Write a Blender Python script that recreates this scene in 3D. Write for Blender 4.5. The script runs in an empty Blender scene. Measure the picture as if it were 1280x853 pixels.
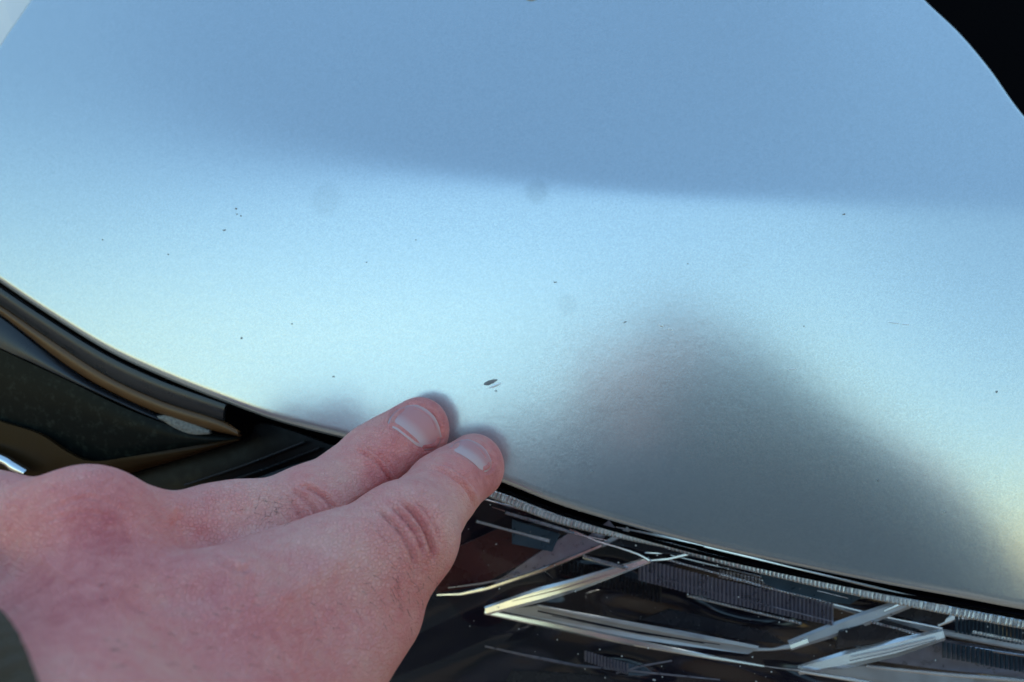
import bpy, math, random
import numpy as np
from mathutils import Vector, Matrix

random.seed(7)
rng = np.random.default_rng(7)
SC = bpy.context.scene
COL = SC.collection

# ---------------------------------------------------------------- frame of the bonnet nose
# local millimetre axes (a right, b up the nose, w outward) with their origin on the nose, 0.92 m above the ground
PITCH = math.radians(20)
O = np.array([0.0, 0.0, 0.92])
E1 = np.array([1.0, 0.0, 0.0])
E2 = np.array([0.0, math.sin(PITCH), math.cos(PITCH)])
E3 = np.array([0.0, -math.cos(PITCH), math.sin(PITCH)])
D0 = 237.0          # mm from the nose to the lens
FPX = 1065.0        # focal length in photo pixels

# ---------------------------------------------------------------- camera
cam = bpy.data.cameras.new('camera')
camo = bpy.data.objects.new('camera', cam); COL.objects.link(camo); SC.camera = camo
cam.sensor_width = 36; cam.lens = 36 * FPX / 1280
cam.clip_start = 0.005; cam.clip_end = 3000
camo.matrix_world = Matrix(((E1[0], E2[0], E3[0], 0), (E1[1], E2[1], E3[1], 0), (E1[2], E2[2], E3[2], 0), (0, 0, 0, 1)))
camo.location = Vector(O + E3 * D0 / 1000)
cam.dof.use_dof = True; cam.dof.focus_distance = 0.212; cam.dof.aperture_fstop = 15

# ---------------------------------------------------------------- sky, sun, exposure
SUN_EL, SUN_ROT = math.radians(20), math.radians(10)
world = bpy.data.worlds.new('World'); SC.world = world; world.use_nodes = True
wn = world.node_tree
sky = wn.nodes.new('ShaderNodeTexSky'); sky.sky_type = 'NISHITA'; sky.sun_disc = False
sky.sun_elevation = SUN_EL; sky.sun_rotation = SUN_ROT
sky.dust_density = 0.5; sky.ozone_density = 5.5; sky.air_density = 2.3
wn.links.new(sky.outputs[0], wn.nodes['Background'].inputs[0])
wn.nodes['Background'].inputs[1].default_value = 0.12
sun = bpy.data.lights.new('sun', 'SUN'); sun.energy = 2.5; sun.angle = math.radians(0.5); sun.color = (1, 0.88, 0.72)
suno = bpy.data.objects.new('sun', sun); COL.objects.link(suno)
sdir = Vector((math.sin(SUN_ROT) * math.cos(SUN_EL), math.cos(SUN_ROT) * math.cos(SUN_EL), math.sin(SUN_EL)))
suno.rotation_euler = sdir.to_track_quat('Z', 'Y').to_euler(); suno.location = (0, 0, 6)
SC.view_settings.view_transform = 'Standard'; SC.view_settings.look = 'None'
SC.view_settings.gamma = 1; SC.view_settings.exposure = 1.62
SC.render.engine = 'CYCLES'; SC.cycles.use_denoising = True
SC.cycles.max_bounces = 10; SC.cycles.transparent_max_bounces = 16

# ---------------------------------------------------------------- helpers
def L2W(p):
    p = np.asarray(p, float)
    return O + (p[..., 0:1] * E1 + p[..., 1:2] * E2 + p[..., 2:3] * E3) / 1000.0

def at(px, py, w):
    """traced point -> local mm at height w over the nose"""
    px, py, w = np.asarray(px, float), np.asarray(py, float), np.asarray(w, float)
    d = D0 - w
    return np.stack([(px - 640) / FPX * d, -(py - 426.5) / FPX * d, w + 0 * px], -1)

def T(px, py, depth):
    return at(px, py, D0 - depth)

def topx(p):
    d = D0 - p[..., 2]
    return 640 + p[..., 0] / d * FPX, 426.5 - p[..., 1] / d * FPX

def new_mesh(name, verts, faces, mat=None, parent=None, smooth=True, world_space=False):
    verts = np.asarray(verts, float)
    if not world_space: verts = L2W(verts)
    me = bpy.data.meshes.new(name)
    if isinstance(faces, np.ndarray):
        nf, k = faces.shape
        me.vertices.add(len(verts)); me.vertices.foreach_set('co', verts.astype(np.float32).ravel())
        me.loops.add(nf * k); me.loops.foreach_set('vertex_index', faces.astype(np.int32).ravel())
        me.polygons.add(nf); me.polygons.foreach_set('loop_start', np.arange(0, nf * k, k, dtype=np.int32))
        me.update(calc_edges=True); me.validate()
    else:
        me.from_pydata([tuple(v) for v in verts], [], faces)
    me.polygons.foreach_set('use_smooth', [smooth] * len(me.polygons))
    o = bpy.data.objects.new(name, me); COL.objects.link(o)
    if mat:
        for m in (mat if isinstance(mat, list) else [mat]): me.materials.append(m)
    if parent is not None: o.parent = parent
    return o

def tag(o, label=None, cat=None, group=None, kind=None):
    for k, v in (('label', label), ('category', cat), ('group', group), ('kind', kind)):
        if v: o[k] = v
    return o

def empty(name):
    o = bpy.data.objects.new(name, None); COL.objects.link(o); return o

def grid_faces(nu, nv, base=0, closed=False):
    f = []
    i = np.arange(nu if closed else nu - 1); j = np.arange(nv - 1)
    I, J = np.meshgrid(i, j, indexing='ij'); I = I.ravel(); J = J.ravel(); K = (I + 1) % nu
    return base + np.stack([I * nv + J, K * nv + J, K * nv + J + 1, I * nv + J + 1], -1)

def spline(pts, n):
    """dense Catmull-Rom through pts, n samples evenly spaced by length"""
    P = np.asarray(pts, float); Q = np.vstack([2 * P[0] - P[1], P, 2 * P[-1] - P[-2]])
    out = []
    for i in range(len(P) - 1):
        t = np.linspace(0, 1, 24, endpoint=False)[:, None]; a, b, c, d = Q[i:i + 4]
        out.append(.5 * ((2 * b) + (-a + c) * t + (2 * a - 5 * b + 4 * c - d) * t ** 2 + (-a + 3 * b - 3 * c + d) * t ** 3))
    C = np.vstack(out + [P[-1:]])
    s = np.r_[0, np.cumsum(np.linalg.norm(np.diff(C, axis=0), axis=1))]
    q = np.linspace(0, s[-1], n)
    return np.stack([np.interp(q, s, C[:, k]) for k in range(C.shape[1])], -1)

# materials -------------------------------------------------------
def material(name):
    m = bpy.data.materials.new(name); m.use_nodes = True
    nt = m.node_tree; return m, nt, nt.nodes['Principled BSDF']

def node(nt, t, **kw):
    n = nt.nodes.new(t)
    for k, v in kw.items():
        if k.startswith('i_'):
            n.inputs[k[2:].replace('_', ' ')].default_value = v
        else: setattr(n, k, v)
    return n

def setp(p, **kw):
    for k, v in kw.items():
        s = p.inputs[k.replace('_', ' ')]
        s.default_value = (*v, 1) if isinstance(v, tuple) and len(v) == 3 and s.type == 'RGBA' else v

def simple(name, col, rough=.5, metal=0., bump=0., bscale=400., var=0., vscale=60., **kw):
    m, nt, p = material(name)
    setp(p, Base_Color=col, Roughness=rough, Metallic=metal, **kw)
    tc = node(nt, 'ShaderNodeTexCoord')
    if bump:
        n = node(nt, 'ShaderNodeTexNoise', i_Scale=bscale, i_Detail=4.)
        b = node(nt, 'ShaderNodeBump', i_Strength=bump, i_Distance=.0006)
        nt.links.new(tc.outputs['Object'], n.inputs['Vector']); nt.links.new(n.outputs[0], b.inputs['Height']); nt.links.new(b.outputs[0], p.inputs['Normal'])
    if var:
        n = node(nt, 'ShaderNodeTexNoise', i_Scale=vscale, i_Detail=6.)
        r = node(nt, 'ShaderNodeMix', data_type='RGBA')
        r.inputs[6].default_value = (*[c * (1 - var) for c in col], 1); r.inputs[7].default_value = (*[min(1, c * (1 + var)) for c in col], 1)
        nt.links.new(tc.outputs['Object'], n.inputs['Vector']); nt.links.new(n.outputs[0], r.inputs[0]); nt.links.new(r.outputs[2], p.inputs['Base Color'])
        r2 = node(nt, 'ShaderNodeMapRange', i_From_Min=.3, i_From_Max=.7, i_To_Min=rough * .8, i_To_Max=min(1, rough * 1.3))
        nt.links.new(n.outputs[0], r2.inputs[0]); nt.links.new(r2.outputs[0], p.inputs['Roughness'])
    return m

# ---------------------------------------------------------------- signed-distance modelling
def lerp(a, b, t): return a + (b - a) * t

def cone(P, a, b, ra, rb, n=None, s=1.0):
    a = np.asarray(a, P.dtype); b = np.asarray(b, P.dtype); ba = b - a; ra = P.dtype.type(ra); rb = P.dtype.type(rb)
    t = np.clip(((P - a) @ ba) / (ba @ ba), 0, 1)
    q = P - a - t[:, None] * ba
    if n is not None:
        c = q @ n; q = q + np.outer(c * (1 / s - 1), n)
    return np.sqrt((q * q).sum(1)) - lerp(ra, rb, t)

def ball(P, c, r):
    r = (np.asarray(r, float) * np.ones(3)).astype(P.dtype); q = (P - np.asarray(c, P.dtype)) / r
    k = np.sqrt((q * q).sum(1)); return (k - 1) * r.min()

def smin(a, b, k):
    h = np.clip(.5 + .5 * (b - a) / k, 0, 1)
    return lerp(b, a, h) - k * h * (1 - h)

def mesh_sdf(fn, lo, hi, h, coarse=4):
    """surface nets of fn<0, evaluated finely only near the surface"""
    lo = np.asarray(lo, float); n = (np.ceil((np.asarray(hi) - lo) / (h * coarse)).astype(int) + 1)
    H = h * coarse
    ax = [lo[k] + H * (np.arange(n[k]) + .5) - h / 2 for k in range(3)]
    G = np.stack(np.meshgrid(*ax, indexing='ij'), -1).reshape(-1, 3)
    dc = fn(G).reshape(n)
    V = np.repeat(np.repeat(np.repeat(dc, coarse, 0), coarse, 1), coarse, 2).astype(np.float32)
    near = np.abs(V) < H * 1.3
    idx = np.argwhere(near)
    vals = np.empty(len(idx), np.float32)
    for s in range(0, len(idx), 400000):
        vals[s:s + 400000] = fn((lo + idx[s:s + 400000] * h).astype(np.float32))
    V[near] = vals
    sh = V.shape; ins = V < 0
    quads = []; allc = []; allp = []
    st = np.array([sh[1] * sh[2], sh[2], 1])
    for ax_ in range(3):
        sl0 = [slice(1, -1)] * 3; sl1 = [slice(1, -1)] * 3
        sl0[ax_] = slice(0, -1); sl1[ax_] = slice(1, None)
        m = ins[tuple(sl0)] != ins[tuple(sl1)]; e = np.argwhere(m)
        off = np.ones(3, int); off[ax_] = 0; e = e + off
        A = V[tuple(sl0)][m]; B = V[tuple(sl1)][m]
        pos = e.astype(float); pos[:, ax_] += A / (A - B)
        u, v = [(1, 2), (2, 0), (0, 1)][ax_]
        base = e @ st
        cells = [base, base - st[u], base - st[u] - st[v], base - st[v]]
        allc += cells; allp += [pos] * 4
        q = np.stack(cells, -1); flip = ~(A < 0); q[flip] = q[flip][:, ::-1]
        quads.append(q)
    Q = np.vstack(quads); used, inv = np.unique(np.concatenate(allc), return_inverse=True)
    pos = np.concatenate(allp); cnt = np.bincount(inv, minlength=len(used))
    acc = np.stack([np.bincount(inv, pos[:, k], len(used)) for k in range(3)], -1)
    verts = lo + acc / cnt[:, None] * h
    return verts, np.searchsorted(used, Q)

def vert_normals(v, f):
    n = np.cross(v[f[:, 2]] - v[f[:, 0]], v[f[:, 3]] - v[f[:, 1]]); o = np.zeros_like(v)
    for j in range(4):
        for k in range(3): o[:, k] += np.bincount(f[:, j], n[:, k], len(v))
    return o / np.maximum(np.linalg.norm(o, axis=1, keepdims=True), 1e-12)

def sdf_grad(fn, P, e=.05):
    g = np.stack([fn(P + d) - fn(P - d) for d in np.eye(3) * e], -1)
    return g / np.maximum(np.linalg.norm(g, axis=1, keepdims=True), 1e-9)

# ================================================================ SETTING: the ground
g = simple('warm_asphalt', (.16, .12, .085), .85, var=.35, vscale=3., bump=.5, bscale=90.)
gv = np.array([[-400, -400, 0], [400, -400, 0], [400, 400, 0], [-400, 400, 0]], float)
tag(new_mesh('ground', gv, [(0, 1, 2, 3)], g, world_space=True), kind='structure')

# ================================================================ THE CAR
car = empty('car'); car.location = (0, 0, 0)
tag(car, 'silver blue car front with chipped bonnet edge, headlight and black trim', 'car')

# ---- bonnet surface: height w over the nose plane
CR_X = np.array([-80, 60, 200, 330, 500, 660, 850, 1060, 1280, 1500])
CR_Y = np.array([95, 120, 150, 180, 208, 228, 246, 252, 255, 262])
_cra = (CR_X - 640) / FPX * 240; _crb = -(CR_Y - 426.5) / FPX * 240
def soft_table(xs, ys, sig=14.):
    g_ = np.arange(-260., 300., 1.); y = np.interp(g_, xs, ys); k = np.exp(-.5 * (np.arange(-45, 46) / sig) ** 2); k /= k.sum()
    return g_, np.convolve(np.pad(y, 45, mode='edge'), k, 'valid')
T_BC = soft_table(_cra, _crb, 8.); T_DL = soft_table([-130, -90, -40, 40, 140], [14, 8, 2.5, 1.0, 2.0]); T_S = soft_table([-130, -60, 40, 140], [.22, .29, .29, .20])
T_TW = soft_table([-150, -110, -50, 40, 75, 140], [-.07, -.06, -.055, -.025, 0, -.12], 18.)
T_K = soft_table([-150, -110, -50, 20, 60, 140], [.02, .045, .055, .04, .01, 0.], 18.)
def hood_w(a, b):
    a = np.asarray(a, float); b = np.asarray(b, float)
    w = -0.00055 * np.clip(55 - a, 0, None) ** 2 - 0.0004 * np.clip(a - 75, 0, None) ** 2
    w = w + (.07 + np.interp(a, *T_TW)) * b - 0.0009 * np.clip(b + 25, 0, None) ** 2 * 0.6 - 0.0009 * np.clip(-25 - b, 0, None) ** 2
    kk = np.interp(a, *T_K); x = (b + 3) / 6.; w = w + kk * 6. * np.where(x > 20, x, np.log1p(np.exp(np.clip(x, -40, 20))))
    bc = np.interp(a, *T_BC)
    dl = np.interp(a, *T_DL)
    s = np.interp(a, *T_S) + kk
    x = (b - bc) / dl
    w = w - s * dl * np.where(x > 20, x, np.log1p(np.exp(np.clip(x, -40, 20))))
    return w

def on_hood(px, py, lift=0.):
    px = np.asarray(px, float); py = np.asarray(py, float); w = np.zeros_like(px)
    for _ in range(60):
        p = at(px, py, w); w = .5 * w + .5 * (hood_w(p[..., 0], p[..., 1]) + lift)
    return at(px, py, w)

def hood_n(a, b):
    e = .2
    n = np.stack([-(hood_w(a + e, b) - hood_w(a - e, b)) / (2 * e), -(hood_w(a, b + e) - hood_w(a, b - e)) / (2 * e), np.ones_like(a)], -1)
    return n / np.linalg.norm(n, axis=-1, keepdims=True)

FRONT = [(-62, 300), (-30, 334), (0, 357), (60, 397), (130, 440), (200, 473), (280, 505), (350, 530), (440, 553), (530, 576), (620, 603),
         (700, 634), (800, 664), (900, 690), (1000, 712), (1100, 732), (1200, 750), (1280, 765), (1400, 785), (1500, 798)]
LEFT = [(-62, 300), (-66, 240), (-50, 165), (-25, 92), (0, 47), (32, 0), (75, -70), (150, -200)]
RIGHT = [(1500, 798), (1505, 560), (1480, 430), (1400, 285), (1340, 205), (1280, 136), (1242, 83), (1203, 37), (1158, -6), (1100, -70), (980, -200)]
BACK = [(150, -200), (400, -215), (700, -215), (980, -200)]
NU, NV = 300, 220
cf = spline(FRONT, NU); cl = spline(LEFT, NV); cr = spline(RIGHT, NV); cb = spline(BACK, NU)
def hood_ab(c): return on_hood(c[:, 0], c[:, 1])[:, :2]
cf, cl, cr, cb = map(hood_ab, (cf, cl, cr, cb))
RR = 2.5   # hem radius: the sheet stops this far inside its outline
lp2 = np.vstack([cf, cr[1:], cb[::-1][1:], cl[::-1][1:-1]])
t2 = np.roll(lp2, -1, 0) - np.roll(lp2, 1, 0); t2 /= np.linalg.norm(t2, axis=1, keepdims=True)
ins2 = np.stack([t2[:, 1], -t2[:, 0]], -1)
for c_ in (0, NU - 1, NU + NV - 2, 2 * NU + NV - 3):   # mitre the four corners
    e1_ = lp2[c_] - lp2[c_ - 1]; e2_ = lp2[(c_ + 1) % len(lp2)] - lp2[c_]
    n1_ = np.array([e1_[1], -e1_[0]]) / np.linalg.norm(e1_); n2_ = np.array([e2_[1], -e2_[0]]) / np.linalg.norm(e2_)
    ins2[c_] = (n1_ + n2_) / (1 + n1_ @ n2_)
lp2 = lp2 - ins2 * RR
cf = lp2[:NU]; cr = lp2[NU - 1:NU + NV - 1]; cb = lp2[NU + NV - 2:2 * NU + NV - 2][::-1]; cl = np.vstack([lp2[2 * NU + NV - 3:], lp2[:1]])[::-1]
def respace(c):
    n_ = len(c); s_ = np.r_[0, np.cumsum(np.linalg.norm(np.diff(c[1:-1], axis=0), axis=1))]
    k_ = (s_ > 3 * RR) & (s_ < s_[-1] - 3 * RR); c = np.vstack([c[:1], c[1:-1][k_], c[-1:]])
    s_ = np.r_[0, np.cumsum(np.linalg.norm(np.diff(c, axis=0), axis=1))]; q_ = np.linspace(0, s_[-1], n_)
    return np.stack([np.interp(q_, s_, c[:, 0]), np.interp(q_, s_, c[:, 1])], -1)
cf, cr, cb, cl = map(respace, (cf, cr, cb, cl))
u = np.linspace(0, 1, NU)[:, None, None]; v = np.linspace(0, 1, NV)[None, :, None]
AB = ((1 - v) * cf[:, None] + v * cb[:, None] + (1 - u) * cl[None] + u * cr[None]
      - ((1 - u) * (1 - v) * cf[0] + u * (1 - v) * cf[-1] + (1 - u) * v * cb[0] + u * v * cb[-1]))
HP = np.concatenate([AB, hood_w(AB[..., 0], AB[..., 1])[..., None]], -1)
hv = HP.reshape(-1, 3); hf = grid_faces(NU, NV)[:, ::1]
# rolled hem all round
loop = np.r_[np.arange(NU) * NV, (NU - 1) * NV + np.arange(1, NV), (np.arange(NU - 2, -1, -1)) * NV + NV - 1, np.arange(NV - 2, 0, -1)]
lp = hv[loop]; ln = hood_n(lp[:, 0], lp[:, 1])
tg = np.roll(lp, -1, 0) - np.roll(lp, 1, 0); tg /= np.linalg.norm(tg, axis=1, keepdims=True)
out = np.cross(tg, ln); out /= np.linalg.norm(out, axis=1, keepdims=True)
rings = []
for ph in np.linspace(0, math.radians(150), 9)[1:]:
    rings.append(lp + RR * (math.sin(ph) * out + (math.cos(ph) - 1) * ln))
rings.append(lp - out * 14 - ln * 5.5)
allv = [hv]; n0 = len(hv); faces = [hf]; prev = loop
for r in rings:
    cur = n0 + np.arange(len(loop)); allv.append(r); n0 += len(loop)
    faces.append(np.stack([prev, cur, np.roll(cur, -1), np.roll(prev, -1)], -1)); prev = cur
hood_verts = np.vstack(allv); hood_faces = np.vstack(faces)

m_paint, nt, p = material('silver_blue_metallic_paint')
setp(p, Base_Color=(.56, .64, .71), Metallic=.76, Roughness=.22, Coat_Weight=.25, Coat_Roughness=.12)
tc = node(nt, 'ShaderNodeTexCoord')
fl = node(nt, 'ShaderNodeTexVoronoi', i_Scale=2600.); nt.links.new(tc.outputs['Object'], fl.inputs['Vector'])
pe = node(nt, 'ShaderNodeTexNoise', i_Scale=260., i_Detail=2.); nt.links.new(tc.outputs['Object'], pe.inputs['Vector'])
b1 = node(nt, 'ShaderNodeBump', i_Strength=.13, i_Distance=.0002); nt.links.new(fl.outputs['Color'], b1.inputs['Height'])
b2 = node(nt, 'ShaderNodeBump', i_Strength=.06, i_Distance=.0004); nt.links.new(pe.outputs[0], b2.inputs['Height']); nt.links.new(b1.outputs[0], b2.inputs['Normal'])
nt.links.new(b2.outputs[0], p.inputs['Normal'])
mx = node(nt, 'ShaderNodeMix', data_type='RGBA'); mx.inputs[6].default_value = (.52, .59, .645, 1); mx.inputs[7].default_value = (.62, .69, .75, 1)
nt.links.new(fl.outputs['Color'], mx.inputs[0]); last = mx.outputs[2]
# dried water spots
for (sx, sy, sr, dk) in ((671, 240, 3.2, .86), (709, 381, 2.8, .93), (408, 250, 4.4, .93), (925, 330, 3., .97)):
    c = L2W(on_hood(np.array([sx]), np.array([sy])))[0]
    vd = node(nt, 'ShaderNodeVectorMath', operation='DISTANCE'); vd.inputs[1].default_value = tuple(c); nt.links.new(tc.outputs['Object'], vd.inputs[0])
    mr = node(nt, 'ShaderNodeMapRange', i_From_Min=sr * .0007, i_From_Max=sr * .0013, i_To_Min=dk, i_To_Max=1.); nt.links.new(vd.outputs['Value'], mr.inputs[0])
    mm = node(nt, 'ShaderNodeVectorMath', operation='SCALE'); nt.links.new(last, mm.inputs[0]); nt.links.new(mr.outputs[0], mm.inputs['Scale']); last = mm.outputs[0]
nt.links.new(last, p.inputs['Base Color'])
hood = new_mesh('hood', hood_verts, hood_faces, m_paint, car)

# ---- chips and specks on the paint
m_chip = simple('bare_primer', (.21, .21, .215), .8, var=.6, vscale=1500.)
m_lip = simple('lifted_paint_lip', (.85, .87, .88), .35, .5)
m_speck = simple('dirt_speck', (.26, .265, .27), .9)
def fleck(name, px, py, rx, ry, ang, mat, lift=.05, h=.12, nn=14, jag=.25, parent=None):
    ca, sa = math.cos(math.radians(ang)), math.sin(math.radians(ang))
    th = np.linspace(0, 2 * np.pi, nn, endpoint=False); j = 1 + jag * rng.uniform(-1, 1, nn)
    x = rx * np.cos(th) * j; y = ry * np.sin(th) * j
    o_ = on_hood(px + x * ca + y * sa, py - x * sa + y * ca, -.05)
    i_ = on_hood(px + .6 * (x * ca + y * sa), py + .6 * (-x * sa + y * ca), lift + h)
    c_ = on_hood(np.array([px]), np.array([py]), lift + h)
    f = [(k, (k + 1) % nn, nn + (k + 1) % nn, nn + k)[::-1] for k in range(nn)] + [(nn + k, nn + (k + 1) % nn, 2 * nn)[::-1] for k in range(nn)]
    return new_mesh(name, np.vstack([o_, i_, c_]), f, mat, parent or hood)
fleck('paint_chip', 613, 478, 11, 3.3, 22, m_chip, jag=.16, nn=26, h=.04, lift=.02)
fleck('paint_lip', 617.5, 482.5, 9.5, 2.3, 24, m_lip, nn=16, h=.12, lift=.02, jag=.4)  # raised paint edge; its near-white colour paints in the highlight
for s in ((295, 261, 2, 1.5, 40), (296, 268, 1.6, 1.2, 0), (280, 288, 3, 1.4, 5), (301, 270, 1.4, 1, 0), (302, 423, 2.2, 1.8, 0), (417, 471, 2.2, 1.6, 0), (620, 489, 2, 1.5, 0),
          (694, 353, 3.2, 1, 5), (1055, 268, 3, 1.4, 5), (1097, 601, 2, 2, 0), (1246, 490, 2, 2, 0), (781, 403, 3.5, 1.1, 25), (365, 405, 1.6, 1.2, 0),
          (210, 318, 1.5, 1.1, 0), (458, 328, 1.4, 1.1, 0), (740, 590, 1.6, 1.3, 0), (1005, 408, 1.8, 1.2, 0), (520, 300, 1.3, 1, 0), (1180, 640, 1.5, 1.2, 0), (128, 300, 1.4, 1, 0), (860, 330, 1.2, 1, 0), (664, 0, 9, 2, 8)):
    fleck('dirt_speck', s[0], s[1], s[2] * .8, s[3] * .8, s[4], m_speck, nn=9, jag=.35)
for s in ((826, 407, 3.4, 1.6, -30), (1118, 404, 9, .7, -8), (1132, 406, 6, .6, -5), (838, 412, 4, .6, -20), (990, 462, 5, .7, 4)):
    fleck('scratch', s[0], s[1], s[2], s[3], s[4], m_lip, nn=12)

# ---- neighbours of the bonnet: wing, scuttle, black carrier behind
def slab(name, pts, w0, thick, mat, parent, smooth=False):
    """polygon traced at heights w0 (number or list), with real thickness"""
    n = len(pts); w = np.ones(n) * np.asarray(w0, float)
    P = np.array([at(x, y, ww) for (x, y), ww in zip(pts, w)])
    Q = P - np.array([0, 0, thick])
    f = [tuple(range(n))[::-1], tuple(range(n, 2 * n))] + [(k, (k + 1) % n, n + (k + 1) % n, n + k) for k in range(n)]
    ar = sum(P[k, 0] * P[(k + 1) % n, 1] - P[(k + 1) % n, 0] * P[k, 1] for k in range(n))
    if ar > 0: f = [q[::-1] for q in f]
    return new_mesh(name, np.vstack([P, Q]), f, mat, parent, smooth)

m_wing = simple('pale_wing_paint', (.74, .76, .82), .5, .0)
m_black = simple('black_textured_plastic', (.002, .002, .003), .95, bump=.3, bscale=900., Specular_IOR_Level=.03)
m_gloss = simple('gloss_black_plastic', (.004, .004, .006), .3, var=.3, vscale=300., Specular_IOR_Level=.12)
wing = slab('wing', [(-1900, 330), (-120, 310), (-40, 300), (-40, 235), (-24, 160), (0, 95), (24, 56), (56, 5), (100, -60), (170, -190), (-200, -600), (-1900, -700)],
            [-52, -50, -48, -48, -48, -48, -50, -52, -56, -64, -64, -56], 3, m_wing, car)
scuttle = slab('scuttle_panel', [(850, -600), (1000, -160), (1120, -30), (1230, 90), (1330, 210), (1430, 330), (1480, 460), (2700, 900), (2700, -700)],
               [-75, -70, -66, -64, -62, -60, -58, -60, -80], 4, m_black, car)
carrier = slab('front_carrier', [(-1900, 340), (-20, 260), (20, 150), (130, -60), (1020, -90), (1230, 110), (1480, 420), (2700, 900), (2700, 1900), (-1900, 1900)], -72, 5, m_black, car)  # upper part added behind the bonnet to block sun leaking underneath


# ---- black bumper trim left of the headlight: stepped bands that follow the bonnet edge
def band(name, top, bot, wt, wb, mat, parent, n=60, m=7, bulge=1.2, thick=2.0, tg_=None):
    """curved strip between two traced edges, convex across, with an underside"""
    A = spline(top, n); B = spline(bot, n); wt = np.interp(np.linspace(0, 1, n), np.linspace(0, 1, len(np.atleast_1d(wt))), np.atleast_1d(wt)); wb = np.interp(np.linspace(0, 1, n), np.linspace(0, 1, len(np.atleast_1d(wb))), np.atleast_1d(wb))
    if parent is trim: wt = wt + edge_w(A[:, 0]); wb = wb + edge_w(B[:, 0])
    PA = at(A[:, 0], A[:, 1], wt); PB = at(B[:, 0], B[:, 1], wb)
    s = np.linspace(0, 1, m)
    R = PA[:, None] * (1 - s)[None, :, None] + PB[:, None] * s[None, :, None]
    R[..., 2] += bulge * (1 - (2 * s - 1) ** 2)
    U = R.copy(); U[..., 2] -= thick
    sec = np.concatenate([R, U[:, ::-1]], 1)
    V = sec.reshape(-1, 3); k = 2 * m
    f = []
    for i in range(n - 1):
        for j in range(k):
            f.append((i * k + j, i * k + (j + 1) % k, (i + 1) * k + (j + 1) % k, (i + 1) * k + j))
    f.append(tuple(range(k))[::-1]); f.append(tuple((n - 1) * k + j for j in range(k)))
    o = new_mesh(name, V, f, mat, parent, True)
    md = o.modifiers.new('edge', 'EDGE_SPLIT'); md.split_angle = math.radians(40)
    return o

_ex = np.linspace(-60, 1400, 60); _ew = on_hood(_ex, np.interp(_ex, [p[0] for p in FRONT], [p[1] for p in FRONT]))[:, 2]
def edge_w(x): return np.interp(x, _ex, _ew)
trim = empty('bumper_trim'); trim.parent = car
m_slate = simple('satin_black_trim', (.019, .022, .029), .3, var=.25, vscale=200.)
m_ground_refl = simple('ground_reflection_trim', (.105, .052, .018), .4, .1, var=.25, vscale=120.)  # black trim band; the brown ground reflection is put into its base colour
m_scuff = simple('scuffed_edge', (.20, .19, .17), .75, var=.9, vscale=1400., bump=1., bscale=1500.)
# dark panel with light scratches
m_panel, nt, p = material('scratched_black_panel')
tc = node(nt, 'ShaderNodeTexCoord')
mp = node(nt, 'ShaderNodeMapping'); mp.inputs['Rotation'].default_value = (.2, .3, .6); mp.inputs['Scale'].default_value = (1, .08, 1)
nz = node(nt, 'ShaderNodeTexNoise', i_Scale=420., i_Detail=6., i_Roughness=.7); nt.links.new(tc.outputs['Object'], mp.inputs[0]); nt.links.new(mp.outputs[0], nz.inputs['Vector'])
cr_ = node(nt, 'ShaderNodeValToRGB'); cr_.color_ramp.elements[0].position = .52; cr_.color_ramp.elements[0].color = (.007, .0085, .008, 1)
cr_.color_ramp.elements[1].position = .78; cr_.color_ramp.elements[1].color = (.030, .034, .028, 1)
nt.links.new(nz.outputs[0], cr_.inputs[0]); nt.links.new(cr_.outputs[0], p.inputs['Base Color'])
setp(p, Roughness=.3, Specular_IOR_Level=.06)
m_ground_refl_low = simple('ground_reflection_panel', (.026, .013, .005), .35, var=.3, vscale=150., Specular_IOR_Level=.1)  # lower trim panel, coloured brown as a painted reflection of the ground

band('trim_band', [(-140, 256), (-60, 316), (0, 360), (60, 400), (130, 443), (200, 476), (282, 506)],
     [(-140, 300), (-60, 345), (0, 381), (60, 422), (131, 468), (200, 500), (279, 526)], -3.5, -6, m_slate, trim, bulge=1.0)
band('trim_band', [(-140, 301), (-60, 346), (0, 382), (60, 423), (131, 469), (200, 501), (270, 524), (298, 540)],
     [(-140, 318), (-60, 356), (0, 393), (66, 444), (115, 477), (184, 511), (246, 533), (300, 546)], -7, -9, m_ground_refl, trim, bulge=1.3)
band('trim_band', [(-140, 322), (-60, 360), (0, 397), (66, 448), (115, 481), (184, 514), (212, 526)],
     [(-140, 375), (-60, 405), (0, 435), (40, 453), (82, 473), (164, 511), (205, 528)], [-10, -10], [-8, -9], m_slate, trim, bulge=.8)
band('scuff_mark', [(196, 520), (215, 520), (240, 530), (262, 538)], [(200, 524), (220, 536), (240, 543), (262, 543)], -8.5, -8.5, m_scuff, trim, bulge=.5)
band('trim_panel', [(-140, 378), (-60, 408), (0, 437), (82, 475), (164, 514), (240, 540), (300, 548)],
     [(-140, 640), (-60, 640), (0, 625), (60, 612), (110, 600), (157, 592), (298, 550)], [-10, -10, -10], [-22, -20, -14], m_panel, trim, bulge=2.5, m=12)
band('trim_panel', [(-160, 470), (-60, 505), (0, 527), (49, 543), (85, 566), (115, 577), (170, 570), (298, 548)],
     [(-160, 680), (-60, 680), (0, 680), (60, 640), (110, 612), (157, 594), (230, 573), (299, 551)], [-8, -9, -9, -9], [-16, -16, -15, -10], m_ground_refl_low, trim, bulge=1.5)
m_chrome = simple('bright_chrome', (.85, .86, .88), .12, 1.)
band('chrome_strip', [(-60, 548), (0, 569), (18, 579), (33, 588)], [(-60, 560), (0, 582), (14, 592), (30, 596)], -4, -5, m_chrome, trim, bulge=1.2)
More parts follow.
